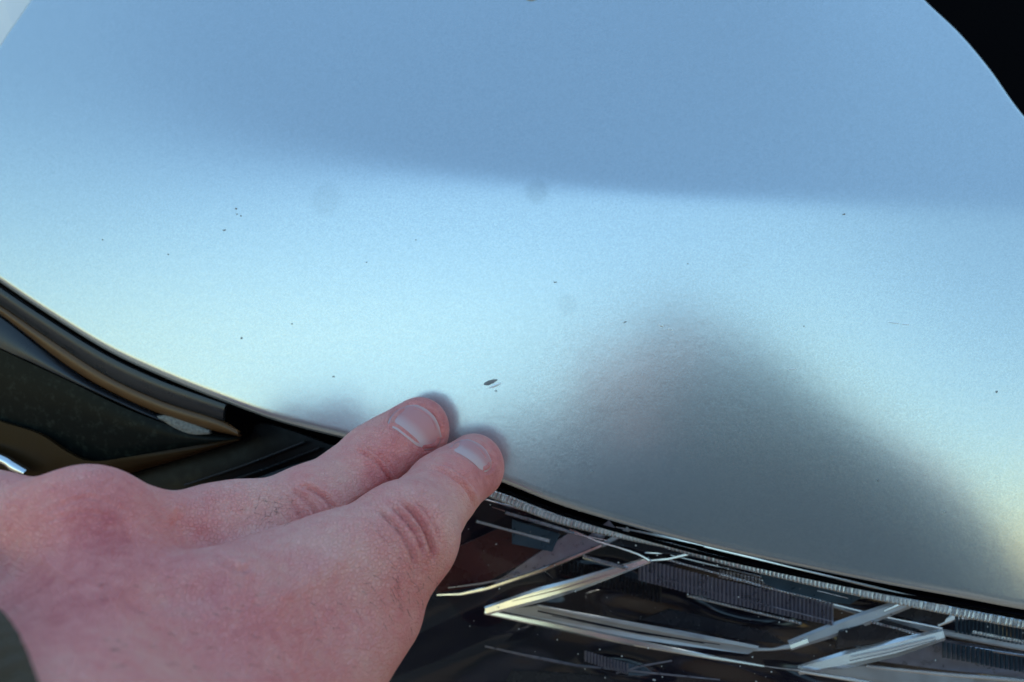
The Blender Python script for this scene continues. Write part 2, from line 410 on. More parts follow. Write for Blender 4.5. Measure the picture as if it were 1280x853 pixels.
# the black channel between trim and headlight, with its faint ridges and lens-edge strip
band('trim_channel', [(150, 598), (300, 552), (330, 530), (440, 566)], [(200, 690), (330, 660), (430, 640), (470, 640)], -26, -30, m_gloss, trim, bulge=2.)
for k, (x0, y0, x1, y1) in enumerate(((250, 612, 398, 560), (285, 612, 412, 571), (230, 606, 380, 552))):
    band('channel_ridge', [(x0, y0), ((x0 + x1) / 2, (y0 + y1) / 2 + 2), (x1, y1)], [(x0, y0 + 2.5), ((x0 + x1) / 2, (y0 + y1) / 2 + 4.5), (x1, y1 + 2.5)], -22, -22.5, m_slate, trim, n=20, m=4, bulge=.4)
band('channel_strip', [(300, 606), (360, 584), (425, 566)], [(312, 616), (372, 600), (440, 580)], -19, -20, m_slate, trim, n=20, bulge=1.2)

# ================================================================ HEADLIGHT
lamp = empty('headlight'); lamp.parent = car
def edge_y(x, off): return np.interp(x, [p[0] for p in FRONT], [p[1] for p in FRONT]) + off
# housing: a deep black tray behind everything
m_house = simple('dark_violet_housing', (.010, .009, .016), .22, var=.4, vscale=80., Specular_IOR_Level=.06)
xs = np.linspace(430, 1500, 70)
def lampw(px, py, dep):  # surface dep mm behind the lens
    return lens_w(px, py) - dep
def lens_w(px, py):
    t = (np.asarray(py, float) - edge_y(px, 0)) / 250.
    return -8.0 - 6 * t ** 2 - 2. * t + 0 * np.asarray(px, float)
def sheet(name, xs, off0, off1, dep0, dep1, mat, parent, m=24, dx1=0., thick=1.5, bump=None):
    s = np.linspace(0, 1, m)
    X = xs[:, None] + dx1 * s[None]; Y = edge_y(xs, 0)[:, None] + off0 + (off1 - off0) * s[None]
    W = lens_w(X, Y) - (dep0 + (dep1 - dep0) * s[None])
    if bump is not None: W = W + bump(X, Y)
    P = at(X, Y, W); n = len(xs)
    V = np.vstack([P.reshape(-1, 3), (P - np.array([0, 0, thick])).reshape(-1, 3)])
    f = np.vstack([grid_faces(n, m), grid_faces(n, m, n * m)[:, ::-1]])
    return new_mesh(name, V, f, mat, parent, True)
sheet('lamp_housing', xs, 4, 420, 46, 52, m_house, lamp)
m_bowl = simple('gloss_violet_black', (.010, .008, .018), .10, var=.3, vscale=60., Specular_IOR_Level=.6)
sheet('inner_bezel', np.linspace(440, 1490, 140), 10, 300, 36, 42, m_bowl, lamp, m=60,
      bump=lambda X, Y: 1.6 * np.sin(X / 46. + Y / 21.) + 1.1 * np.sin(Y / 9. - X / 33.) * np.clip((X - 600) / 200, 0, 1))
# clear outer lens
m_lens = bpy.data.materials.new('clear_lens'); m_lens.use_nodes = True
nt = m_lens.node_tree; nt.nodes.clear()
o_ = node(nt, 'ShaderNodeOutputMaterial'); mxs = node(nt, 'ShaderNodeMixShader'); tr = node(nt, 'ShaderNodeBsdfTransparent'); gl = node(nt, 'ShaderNodeBsdfGlossy')
tr.inputs[0].default_value = (.93, .94, .95, 1); gl.inputs['Roughness'].default_value = .03
fr = node(nt, 'ShaderNodeFresnel', i_IOR=1.38); nt.links.new(fr.outputs[0], mxs.inputs[0]); nt.links.new(tr.outputs[0], mxs.inputs[1]); nt.links.new(gl.outputs[0], mxs.inputs[2]); nt.links.new(mxs.outputs[0], o_.inputs[0])
s_ = np.linspace(0, 1, 30); X = np.linspace(470, 1500, 90)[:, None] + 0 * s_[None]; Y = edge_y(X, 5) + 400 * s_[None]
lens = new_mesh('lens', at(X, Y, lens_w(X, Y)).reshape(-1, 3), grid_faces(90, 30), m_lens, lamp)

m_white = simple('frosted_light_guide', (.93, .94, .96), .2, .85, var=.02, vscale=100.)
m_grey = simple('grey_reflector', (.58, .58, .61), .35, .7, var=.15, vscale=200.)
m_steel = simple('dim_chrome', (.75, .75, .79), .2, 1., var=.2, vscale=400.)
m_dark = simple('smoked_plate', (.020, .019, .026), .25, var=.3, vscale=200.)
m_blue = simple('blue_tinted_plate', (.055, .09, .13), .3, .4, var=.3, vscale=150.)
m_rib = simple('ribbed_reflector', (.34, .325, .40), .3, .7, var=.3, vscale=300.)

TILT = {'frosted_light_guide': (.32, -.10), 'dim_chrome': (.25, -.07), 'grey_reflector': (.28, -.08), 'ribbed_reflector': (.2, -.06)}
def bar(name, pts, width, dep, mat, height=1.0, parent=None, tilt=None):
    """bevelled bar along a traced path: pts (x, y) ; width in px (number or list)"""
    n = max(8, 10 * (len(pts) - 1)); C = np.asarray(pts, float)
    s0 = np.r_[0, np.cumsum(np.linalg.norm(np.diff(C, axis=0), axis=1))]; q = np.linspace(0, s0[-1], n)
    C2 = np.stack([np.interp(q, s0, C[:, 0]), np.interp(q, s0, C[:, 1])], -1)
    wd = np.interp(q, np.linspace(0, s0[-1], len(np.atleast_1d(width))), np.atleast_1d(width))
    dp = np.interp(q, np.linspace(0, s0[-1], len(np.atleast_1d(dep))), np.atleast_1d(dep))
    t = np.gradient(C2, axis=0); t /= np.linalg.norm(t, axis=1, keepdims=True); nn = np.stack([-t[:, 1], t[:, 0]], -1)
    W = lens_w(C2[:, 0], C2[:, 1]) - dp
    if tilt is None: tilt = TILT.get(mat.name, (0, 0))
    A0 = at(C2[:, 0], C2[:, 1], W); ref = A0[:, 0].max(); bm = A0[:, 1].mean()
    sec = []
    for (k, h) in ((-.5, -1.2), (-.5, -.25), (-.28, 0), (.28, 0), (.5, -.25), (.5, -1.2)):
        x = C2 + nn * (wd * k)[:, None]; q3 = at(x[:, 0], x[:, 1], W); sec.append(at(x[:, 0], x[:, 1], W + h * height + tilt[0] * (q3[:, 0] - ref) + tilt[1] * (q3[:, 1] - bm)))
    V = np.stack(sec, 1); k = 6
    f = [(i * k + j, (i + 1) * k + j, (i + 1) * k + (j + 1) % k, i * k + (j + 1) % k) for i in range(n - 1) for j in range(k)]
    f += [tuple(range(k)), tuple((n - 1) * k + j for j in range(k))[::-1]]
    return new_mesh(name, V.reshape(-1, 3), f, mat, parent or lamp, False)

def plate(name, pts, dep, mat, thick=1.0):
    w = [float(lens_w(x, y)) - d for (x, y), d in zip(pts, np.ones(len(pts)) * np.asarray(dep, float))]
    tl = TILT.get(mat.name, (0, 0)); Q_ = np.array([at(x, y, ww) for (x, y), ww in zip(pts, w)])
    w = np.array(w) + tl[0] * (Q_[:, 0] - Q_[:, 0].max()) + tl[1] * (Q_[:, 1] - Q_[:, 1].mean())
    return slab(name, pts, w, thick, mat, lamp)

def teeth(name, pts, n, wpx, dep, mat, h=.8, jit=.0):
    """row of small prism teeth along a path, joined"""
    C = spline(pts, n); t = np.gradient(C, axis=0); L = np.linalg.norm(t, axis=1, keepdims=True); t /= L; nn = np.stack([-t[:, 1], t[:, 0]], -1)
    wd = np.interp(np.linspace(0, 1, n), np.linspace(0, 1, len(np.atleast_1d(wpx))), np.atleast_1d(wpx))
    V = []; F = []
    for i in range(n):
        c, tt, n_, l = C[i], t[i] * L[i] * .46, nn[i] * wd[i] * .5, len(V)
        w = float(lens_w(c[0], c[1])) - dep
        q = [c - tt - n_, c + tt - n_, c + tt + n_, c - tt + n_]
        V += [at(x[0], x[1], w - h) for x in q]
        top = c + t[i] * L[i] * rng.uniform(-.04, .04)
        V += [at(*(top - n_ * .45), w + rng.uniform(-.03, .03)), at(*(top + n_ * .45), w + rng.uniform(-.03, .03))]
        F += [(l, l + 1, l + 4), (l + 1, l + 2, l + 5, l + 4), (l + 2, l + 3, l + 5), (l + 3, l, l + 4, l + 5)]
    return tag(new_mesh(name, V, F, mat, lamp, False), kind='stuff')

# seal lip under the bonnet edge
band('lens_seal', [(470, 566), (530, 584), (620, 611), (700, 641), (800, 671), (900, 697), (1000, 719), (1100, 739), (1200, 757), (1280, 772), (1400, 792)],
     [(470, 570), (530, 587), (620, 614), (700, 644), (800, 674), (900, 700), (1000, 722), (1100, 742), (1200, 760), (1280, 775), (1400, 795)], -8, -9, m_black, lamp, bulge=.3, m=3)
# serrated strips
teeth('serrated_strip', [(560, 598), (622, 620), (700, 650), (780, 670), (840, 683)], 62, [10, 11, 10, 8], 3, m_white)
teeth('serrated_strip', [(835, 682), (900, 700), (1000, 724), (1100, 746), (1200, 766), (1300, 785)], 92, [9, 10, 11, 11], 3, m_white)
bar('light_guide', [(770, 659), (830, 671), (880, 682)], [2, 4, 3], 3, m_white)
bar('light_guide', [(880, 683), (1000, 712), (1100, 736), (1185, 757)], [3, 2, 3, 4], 3, m_white, .5)
bar('light_guide', [(1130, 751), (1215, 768), (1300, 784)], [3, 7, 6], 3, m_white, .6)
teeth('serrated_strip', [(596, 652), (640, 664), (686, 676)], 34, [4, 4, 5], 8, m_white)
teeth('serrated_strip', [(632, 641), (680, 655), (716, 666)], 30, [5, 5, 4], 7, m_steel)
bar('guide_edge', [(615, 634), (665, 650), (720, 668), (760, 676)], [1.5, 2, 1.5], 6, m_steel, .5)
bar('guide_edge', [(560, 612), (640, 634), (720, 655), (760, 664)], 2, 9, m_steel, .5)
plate('blue_plate', [(640, 650), (700, 668), (690, 690), (640, 680)], 14, m_blue)
# first chevron
bar('chevron_bar', [(546, 744), (575, 743), (608, 736), (680, 712), (752, 682)], [3, 5, 5, 5, 4], 9, m_steel)
plate('reflector_plate', [(610, 735), (660, 700), (717, 663), (752, 680), (690, 708)], [12, 12, 11, 11, 12], m_rib)
bar('chevron_bar', [(607, 764), (660, 748), (720, 731), (812, 700)], [11, 19, 15, 8], 8, m_white, 1.4)
bar('chevron_bar', [(812, 701), (798, 693), (780, 687)], [4, 3, 3], 8, m_steel)
bar('chevron_bar', [(712, 662), (745, 676), (790, 690)], [2.5, 3, 3], 7, m_steel)
bar('chevron_bar', [(606, 765), (700, 784), (800, 805), (890, 822), (955, 833)], [6, 9, 9, 6, 3], 8, m_white, 1.2)
plate('reflector_plate', [(622, 763), (674, 757), (790, 783), (948, 811), (935, 818), (800, 800)], [11, 11, 11, 12, 12, 11], m_grey)
bar('chevron_bar', [(672, 758), (780, 779), (870, 796), (948, 810)], [4, 6, 8, 5], 9, m_grey)
bar('dark_line', [(672, 764), (780, 787), (880, 804)], 2, 9, m_dark)  # thin dark bar along the lower grey plate
bar('chevron_bar', [(717, 690), (745, 672), (765, 655)], [12, 14, 12], 12, m_rib)
bar('chevron_bar', [(752, 682), (775, 670), (786, 661)], [5, 8, 6], 10, m_grey)
plate('dark_recess', [(785, 668), (850, 683), (842, 690), (826, 692), (762, 680)], 10, m_dark)
bar('chevron_bar', [(806, 691), (826, 692), (842, 684), (870, 687)], [2, 3, 3, 2], 8, m_steel)
teeth('serrated_strip', [(730, 696), (760, 704), (784, 711)], 20, [5, 6, 5], 10, m_steel)
# ribbed reflector rows
def ribs(name, x0, x1, step, offt, offb, dep, mat, lean=0.):
    V = []; F = []
    for x in np.arange(x0, x1, step):
        l = len(V)
        for (dx, h) in ((-.42, -.8), (0, 0), (.42, -.8)):
            for (o, ln_) in ((offt, 0), (offb, lean)):
                X_ = x + dx * step + ln_; Y_ = float(edge_y(x, o)); V.append(at(X_, Y_, float(lens_w(X_, Y_)) - dep + h))
        F += [(l, l + 1, l + 3, l + 2), (l + 2, l + 3, l + 5, l + 4)]
    return tag(new_mesh(name, V, F, mat, lamp, False), kind='stuff')
ribs('ribbed_panel', 800, 1045, 5., 34, 62, 15, m_rib)
ribs('ribbed_panel', 900, 1060, 4.5, 22, 32, 14, m_steel)
ribs('ribbed_panel', 700, 830, 5., 62, 84, 22, m_dark)
ribs('ribbed_panel', 1196, 1330, 5., 20, 42, 9, m_blue)
ribs('ribbed_panel', 1180, 1330, 6., 56, 76, 12, m_blue)
teeth('serrated_strip', [(835, 700), (900, 718), (960, 735), (1030, 752)], 50, 3, 12, m_steel)
teeth('serrated_strip', [(1216, 790), (1250, 797), (1300, 806)], 24, 5, 8, m_white)
bar('chevron_bar', [(940, 812), (965, 812), (990, 808)], [5, 4, 7], 9, m_grey)
bar('chevron_bar', [(955, 833), (978, 836), (1000, 838)], [2, 3, 4], 9, m_steel)
bar('chevron_bar', [(811, 701), (835, 699), (860, 693)], [3, 4, 4], 8, m_steel)
# second chevron
plate('blue_plate', [(950, 716), (1080, 745), (1062, 756), (1000, 748), (956, 730)], 13, m_blue)
bar('chevron_bar', [(987, 807), (1035, 790), (1096, 768), (1140, 752)], [13, 18, 18, 14], 9, m_grey, 1.4)
bar('chevron_bar', [(988, 809), (1010, 801)], [9, 9], 7.5, m_white)
bar('chevron_bar', [(1105, 764), (1128, 754), (1150, 753)], [3, 5, 3], 8, m_white)
bar('chevron_bar', [(1020, 752), (1090, 771), (1175, 790), (1300, 813)], [3, 7, 9, 9], 8, m_grey)
bar('chevron_bar', [(1020, 750), (1090, 768), (1178, 786)], [2, 2.5, 2.5], 7, m_white, .5)
plate('dark_recess', [(1130, 756), (1205, 768), (1170, 782), (1112, 768)], 11, m_dark)
bar('chevron_bar', [(1172, 781), (1192, 772), (1222, 770)], [6, 10, 6], 8, m_white)
bar('chevron_bar', [(998, 838), (1060, 824), (1120, 810), (1180, 793)], [12, 22, 23, 15], 8, m_white, 1.6)
bar('chevron_bar', [(998, 839), (1060, 849), (1130, 862)], [4, 5, 5], 8, m_white)
plate('reflector_plate', [(1012, 838), (1085, 832), (1200, 845), (1300, 856), (1300, 880), (1120, 862)], 11, m_grey)
bar('chevron_bar', [(1083, 833), (1180, 843), (1300, 853)], [4, 5, 5], 9, m_white)
plate('smoked_plate', [(1090, 826), (1180, 800), (1300, 820), (1300, 850), (1200, 840)], 14, m_rib)
plate('smoked_plate', [(1050, 790), (1100, 774), (1150, 788), (1100, 803), (1045, 812)], 13, m_dark)
# lower shapes
bar('lower_edge', [(606, 808), (650, 818), (720, 832), (800, 840), (900, 850)], [2, 4, 3, 3, 2], 16, m_rib)
bar('lower_edge', [(770, 842), (800, 833), (840, 826)], [2, 3, 2], 16, m_rib)
ribs('ribbed_panel', 732, 785, 4., 170, 184, 17, m_rib)
plate('smoked_plate', [(640, 838), (760, 846), (800, 870), (620, 880)], 18, m_dark)
# thin guides and steps that follow the upper edge
bar('guide_edge', [(838, 694), (930, 716), (1020, 738), (1060, 748)], [1.5, 2, 1.5], 11, m_steel, .5)
bar('guide_edge', [(820, 722), (900, 743), (980, 762), (1040, 777)], [1.5, 2, 1.5], 12, m_rib, .5)
bar('guide_edge', [(650, 628), (760, 661), (860, 690)], [1.5, 2, 1], 5, m_rib, .4)
bar('guide_edge', [(690, 770), (800, 792), (900, 806)], [1, 1.5, 1], 8, m_dark, .4)
bar('guide_edge', [(1062, 826), (1110, 816), (1170, 800)], [1.5, 2, 1.5], 6.5, m_grey, .4)
bar('guide_edge', [(1190, 806), (1240, 814), (1300, 823)], [2, 3, 3], 9, m_steel, .5)
bar('guide_edge', [(640, 752), (700, 737), (790, 709)], [1, 1.5, 1], 6.5, m_steel, .3)
plate('step_plate', [(838, 762), (960, 790), (985, 806), (930, 800), (800, 775)], 20, m_dark)
teeth('serrated_strip', [(860, 745), (930, 762), (1000, 779)], 36, 4, 15, m_steel)
teeth('serrated_strip', [(1090, 778), (1130, 788), (1165, 797)], 20, 4, 11, m_steel)
plate('hand_reflection_plate', [(560, 690), (625, 660), (690, 680), (650, 706), (600, 732), (545, 742)], 17, simple('hand_reflection_red', (.06, .014, .014), .25, var=.3, vscale=100.))  # plate painted with the hand's dark red reflection in the lamp
bar('lower_edge', [(560, 735), (600, 730), (640, 722)], [2, 3, 2], 12, m_rib)
# dust on the lens
V = []; F = []
for k in range(150):
    x = rng.uniform(560, 1290); y = float(edge_y(x, rng.uniform(15, 200))); r = rng.uniform(.35, 1.3) ** 1.5 * .8
    if y > 870: continue
    l = len(V); w = float(lens_w(x, y)); q = rng.uniform(.6, 1.4, 5)
    for j in range(5): V.append(at(x + r * q[j] * math.cos(j * 1.257), y + r * q[j] * math.sin(j * 1.257), w + .03))
    V.append(at(x, y, w + .18)); F += [(l + j, l + 5, l + (j + 1) % 5) for j in range(5)]
tag(new_mesh('lens_dust', V, F, simple('pale_dust', (.55, .53, .5), .9), lamp, True), kind='stuff')

# ================================================================ THE PERSON (kneels before the car, left hand on the bonnet edge)
person = empty('person'); person.location = (.1, -.75, 0)
tag(person, 'person in dark jacket pressing two fingers of the left hand to bonnet edge', 'person')
person_inv = Matrix.Translation((-.1, .75, 0))
def own(o):
    o.parent = person; o.matrix_parent_inverse = person_inv; return o

# joints in metres
PX = 0.17
WRIST = L2W(np.array([-56., -72., 128.]))
HEAD = np.array([PX, -.68, 1.02])
SHL, SHR = np.array([PX - .23, -.58, .94]), np.array([PX + .19, -.64, .94])
ELL = np.array([-.17, -.33, .76])
ELR, WRR = np.array([PX + .22, -.50, .80]), np.array([PX - .03, -.37, .985])
def person_sdf(P):
    k = lambda a, b, ra, rb: cone(P, a, b, ra, rb)
    d = k((PX, -.95, .27), (PX, -.82, .58), .150, .145)
    d = smin(d, k((PX - .15, -.65, .90), (PX + .12, -.68, .85), .14, .13), .10)
    for s in (-1, 1):
        hip = (PX + s * .09, -.96, .25); knee = (PX + s * .16, -.58, .10); foot = (PX + s * .13, -1.0, .055)
        d = smin(d, k(hip, knee, .098, .068), .05)
        d = smin(d, k(knee, foot, .066, .046), .03)
        d = smin(d, k(foot, (PX + s * .13, -1.10, .05), .047, .036), .03)
    d = smin(d, smin(k(SHL, ELL, .082, .060), k(ELL, lerp(WRIST, ELL, .30), .050, .036), .03), .05)
    d = smin(d, smin(k(SHR, ELR, .082, .060), k(ELR, WRR, .062, .052), .03), .05)
    # right hand raised below the lens
    for j in range(4):
        d = smin(d, k(WRR + (-.05, .0, .01), WRR + (-.12, -.01, -.035 + .022 * j), .016, .008), .012)
    d = smin(d, k(WRR, WRR + (-.06, -.045, .05), .018, .009), .015)
    d = smin(d, k((PX, -.70, .90), HEAD + (0, -.02, -.08), .062, .056), .05)
    h = ball(P, HEAD, (.076, .097, .112))
    h = smin(h, k(HEAD + (0, .03, -.09), HEAD + (0, .055, -.10), .045, .032), .04)
    h = smin(h, k(HEAD + (0, .092, .01), HEAD + (0, .112, -.03), .009, .014), .015)
    for s in (-1, 1):
        h = smin(h, ball(P, HEAD + (s * .078, -.01, -.01), (.011, .022, .032)), .012)
        h = np.maximum(h, -ball(P, HEAD + (s * .033, .105, .005), (.017, .012, .010)))
    return smin(d, h, .03)
pv, pf = mesh_sdf(person_sdf, (-.34, -1.25, -.03), (.58, -.1, 1.2), .0085)
m_skinp = simple('face_skin', (.22, .12, .10), .6)
m_jacket = simple('dark_jacket', (.080, .090, .108), .9, bump=.4, bscale=900.)
m_jeans = simple('dark_jeans', (.035, .045, .075), .9, bump=.4, bscale=900.)
body = new_mesh('body', pv, pf, [m_jacket, m_skinp, m_jeans], None, True, True)
fc = pv[pf].mean(1)
mi = np.zeros(len(pf), np.int32)
mi[(fc[:, 2] > .975) & (fc[:, 1] < -.55)] = 1
mi[(fc[:, 2] < .36)] = 2
mi[np.linalg.norm(fc - (WRR + (-.07, 0, .01)), axis=1) < .075] = 1
body.data.polygons.foreach_set('material_index', mi); own(body)
def hair_sdf(P):
    h = ball(P, HEAD + (0, -.012, .012), (.083, .099, .116)) + .004 * np.sin(P[:, 0] * 260) * np.sin(P[:, 1] * 190 + P[:, 2] * 120)
    cut = ((P - HEAD) @ np.array([0, .62, -.78])) + .005
    return np.maximum(h, cut)
pv, pf = mesh_sdf(hair_sdf, HEAD - .16, HEAD + .16, .005)
own(new_mesh('hair', pv, pf, simple('dark_hair', (.02, .014, .010), .6, bump=.8, bscale=700.), None, True, True))

# ================================================================ LEFT HAND
I_T, I_D, I_P, I_M = T(592, 578, 229), T(554, 612, 211), T(504, 673, 191), T(285, 792, 166)
M_T, M_D, M_P, M_M = T(524, 533, 231), T(469, 574, 217), T(394, 640, 201), T(135, 694, 172)
R_M, R_P, R_D, R_T = T(-50, 735, 180), T(-10, 720, 214), T(75, 790, 222), T(130, 860, 212)
K_M, K_P, K_D, K_T = T(-150, 830, 180), T(-70, 840, 208), T(10, 880, 214), T(70, 930, 205)
WR = np.array([-56., -72., 128.]); WE = (ELL - O) @ np.stack([E1, E2, E3], 1) * 1000
WDIR = (WE - WR) / np.linalg.norm(WE - WR)
BACK_N = np.array([.25, .35, .9]); BACK_N /= np.linalg.norm(BACK_N)

def hand_sdf(P):
    k = lambda a, b, ra, rb: cone(P, a, b, ra, rb)
    # palm from the metacarpals
    palm = k(I_M, WR + (9, -6, 4), 13.0, 17)
    palm = smin(palm, k(M_M, WR + (0, 4, 4), 12.5, 17), 8)
    palm = smin(palm, k(R_M, WR + (-9, 8, 0), 12.0, 16), 8)
    palm = smin(palm, k(K_M, WR + (-14, 6, -6), 11.5, 15), 8)
    palm = smin(palm, k(WR + (10, -8, 2), WR + WDIR * 70 + (12, -8, 2), 22, 26), 14)
    palm = smin(palm, k(WR + (-10, 6, -2), WR + WDIR * 70 + (-12, 6, -2), 21, 26), 14)
    # first web: from the index knuckle down to the thumb
    palm = smin(palm, k(T(452, 760, 186), T(278, 960, 146), 13.2, 15.5), 12)
    palm = smin(palm, k(T(330, 770, 180), T(300, 950, 160), 15, 18), 12)
    TH_M, TH_I, TH_T = T(395, 1010, 160), T(500, 1010, 188), T(560, 985, 206)
    th = smin(k(T(240, 1090, 128), TH_M, 17, 13), smin(k(TH_M, TH_I, 12, 10.5), k(TH_I, TH_T, 10.5, 8), 3), 6)
    palm = smin(palm, th, 10)
    # knuckle mounds
    palm = smin(palm, ball(P, T(105, 664, 166), 12.5), 7)
    palm = smin(palm, ball(P, T(275, 772, 157), 9.), 14)
    palm = smin(palm, ball(P, T(-26, 668, 170), 12.5), 12)
    # web between index and middle
    palm = smin(palm, k(T(225, 745, 180), T(272, 728, 193), 10, 5), 7)
    ix = smin(k(I_T, I_D, 7.7, 8.9), k(I_D, I_P, 8.9, 11.2), 2.5)
    ix = smin(ix, k(lerp(I_D, I_T, .35), lerp(I_D, I_T, .9) + (1.4, -2.2, -.6), 7.8, 6.9), 3)
    ix = smin(ix, k(I_P, lerp(I_P, I_M, .55), 11.8, 12.6), 3.5)
    ix = smin(ix, k(lerp(I_P, I_M, .45), I_M, 12.4, 13.), 5)
    ix = smin(ix, ball(P, I_P + (.5, 1.5, 2.), 10.6), 4)
    md = smin(k(M_T, M_D, 7.9, 8.8), k(M_D, M_P, 8.8, 10.2), 2.5)
    md = smin(md, k(lerp(M_D, M_T, .35), lerp(M_D, M_T, .9) + (1.2, -2.0, -.6), 7.9, 7.0), 3)
    md = smin(md, k(M_P, lerp(M_P, M_M, .5), 10.2, 9.6), 3.5)
    md = smin(md, k(lerp(M_P, M_M, .45), M_M, 9.6, 11.), 5)
    md = smin(md, ball(P, M_P + (-.5, 1.0, 2.), 9.4), 4)
    rg = smin(smin(k(R_M, R_P, 11.5, 10.5), k(R_P, R_D, 10.2, 9.), 3), k(R_D, R_T, 9., 7.6), 3)
    pk = smin(smin(k(K_M, K_P, 10.5, 9.2), k(K_P, K_D, 9., 8.), 3), k(K_D, K_T, 8., 6.8), 3)
    d = smin(palm, md, 7)
    d = smin(d, smin(palm, ix, 7), .6)
    return smin(smin(d, smin(palm, rg, 8), 1.), smin(palm, pk, 8), 1.)

hv_, hf_ = mesh_sdf(hand_sdf, (-150, -135, -6), (14, 2, 152), .5)
# keep what the sleeve leaves free
cut = ((hv_ - WR) @ WDIR) < 45
keep = cut[hf_].all(1); hf_ = hf_[keep]; us = np.unique(hf_); rm = np.full(len(hv_), -1); rm[us] = np.arange(len(us)); hv_ = hv_[us]; hf_ = rm[hf_]
HN = vert_normals(hv_, hf_)
hx, hy = topx(hv_); vis = np.clip((HN @ np.array([0, 0, 1.])) * 2.5 + .3, 0, 1)
def dist_poly(pts, per=None):
    C = spline(pts, 40); best = np.full(len(hx), 1e9)
    sel = (hx > C[:, 0].min() - 40) & (hx < C[:, 0].max() + 40) & (hy > C[:, 1].min() - 40) & (hy < C[:, 1].max() + 40) & (vis > 0)
    q = np.stack([hx[sel], hy[sel]], -1); b = np.full(len(q), 1e9); tt = np.zeros(len(q))
    for i in range(len(C) - 1):
        a, d = C[i], C[i + 1] - C[i]; t = np.clip(((q - a) @ d) / (d @ d), 0, 1)
        r = np.linalg.norm(q - a - t[:, None] * d, axis=1); m = r < b; b[m] = r[m]; tt[m] = (i + t[m]) / (len(C) - 1)
    best[sel] = b; T_ = np.zeros(len(hx)); T_[sel] = tt
    return best, T_

disp = np.zeros(len(hv_)); FOLD = 2.3
d_ix = np.minimum(np.minimum(cone(hv_, I_T, I_D, 8, 9), cone(hv_, I_D, I_P, 9, 12)), cone(hv_, I_P, I_M, 12, 13))
d_md = np.minimum(np.minimum(cone(hv_, M_T, M_D, 8, 9), cone(hv_, M_D, M_P, 9, 10)), cone(hv_, M_P, M_M, 10, 11))
MI = np.clip((d_md - d_ix) * .8 + .5, 0, 1); MM = 1 - MI
def fold(pts, depth, sig, mask=None, lip=.35):
    global disp
    r, t = dist_poly(pts)
    e = np.clip(np.minimum(t, 1 - t) * 6, 0, 1) if len(pts) > 1 else 1
    depth = depth * FOLD
    g_ = -depth * np.exp(-(r / sig) ** 2) + depth * lip * np.exp(-((r - 2.3 * sig) / (1.3 * sig)) ** 2)
    disp += np.where(r < 60, g_ * e, 0) * vis * (1 if mask is None else mask)
# index: fold at the last joint, deep folds over the middle joint
fold([(528, 584), (551, 588), (574, 602), (588, 619), (594, 640)], .38, 2.4, MI)
fold([(536, 579), (560, 583), (582, 598), (597, 616)], .14, 1.8, MI)
fold([(497, 625), (514, 638), (530, 660), (540, 688), (540, 705)], .62, 3.2, MI)
fold([(484, 628), (502, 645), (520, 668), (531, 698)], .40, 2.6, MI)
fold([(468, 634), (486, 651), (506, 676), (521, 712)], .28, 2.6, MI)
fold([(508, 622), (526, 634), (543, 657), (549, 684)], .26, 2.2, MI)
fold([(452, 642), (470, 660), (492, 690)], .14, 2.4, MI)
for k in range(14):
    x = rng.uniform(455, 530); y = 640 + (x - 455) * .25 + rng.uniform(-10, 45); l = rng.uniform(10, 22)
    fold([(x, y), (x + l * .6, y + l * .7), (x + l * .9, y + l * 1.5)], rng.uniform(.04, .10), 1.5, MI)
# middle finger
fold([(441, 561), (458, 568), (476, 582), (487, 600), (490, 612)], .34, 2.4, MM)
fold([(450, 557), (468, 566), (484, 580), (494, 596)], .22, 2.0, MM)
fold([(372, 606), (390, 612), (408, 624), (418, 640), (420, 655)], .42, 2.8, MM)
fold([(360, 610), (378, 622), (394, 640), (402, 660)], .30, 2.6, MM)
fold([(345, 612), (362, 627), (376, 648), (382, 668)], .20, 2.4, MM)
fold([(332, 616), (346, 632), (356, 654)], .12, 2.2, MM)
for k in range(12):
    x = rng.uniform(330, 405); y = 612 + rng.uniform(-2, 40); l = rng.uniform(8, 20)
    fold([(x, y), (x + l * .6, y + l * .6), (x + l * .8, y + l * 1.4)], rng.uniform(.04, .09), 1.5, MM)
# crease running into the web and soft tendon hollow
fold([(262, 688), (280, 704), (302, 712), (318, 708)], .35, 3.5)
fold([(215, 640), (245, 668), (275, 692)], .5, 14., lip=.2)
fold([(150, 742), (215, 748), (285, 728)], .5, 20., lip=.1)
fold([(300, 716), (340, 700), (390, 668), (450, 628), (490, 603)], .5, 4.5, MM, lip=0)
# veins / tendons raised
fold([(40, 690), (80, 720), (130, 745), (170, 790)], -.18, 6., lip=.1)
fold([(330, 760), (380, 730), (440, 690)], -.30, 16., lip=0)
fold([(60, 640), (110, 622), (160, 640)], .10, 2.5); fold([(50, 655), (105, 640), (150, 652)], .08, 2.)
# creased network of the back of the hand
for k in range(150):
    x = rng.uniform(0, 470); y = rng.uniform(605, 850); an = rng.choice([.9, -.75, .2]) + rng.normal(0, .25); l = rng.uniform(10, 30)
    fold([(x, y), (x + l * .5 * math.cos(an) + rng.normal(0, 1), y + l * .5 * math.sin(an)), (x + l * math.cos(an), y + l * math.sin(an))], rng.uniform(.02, .06), 1.6)
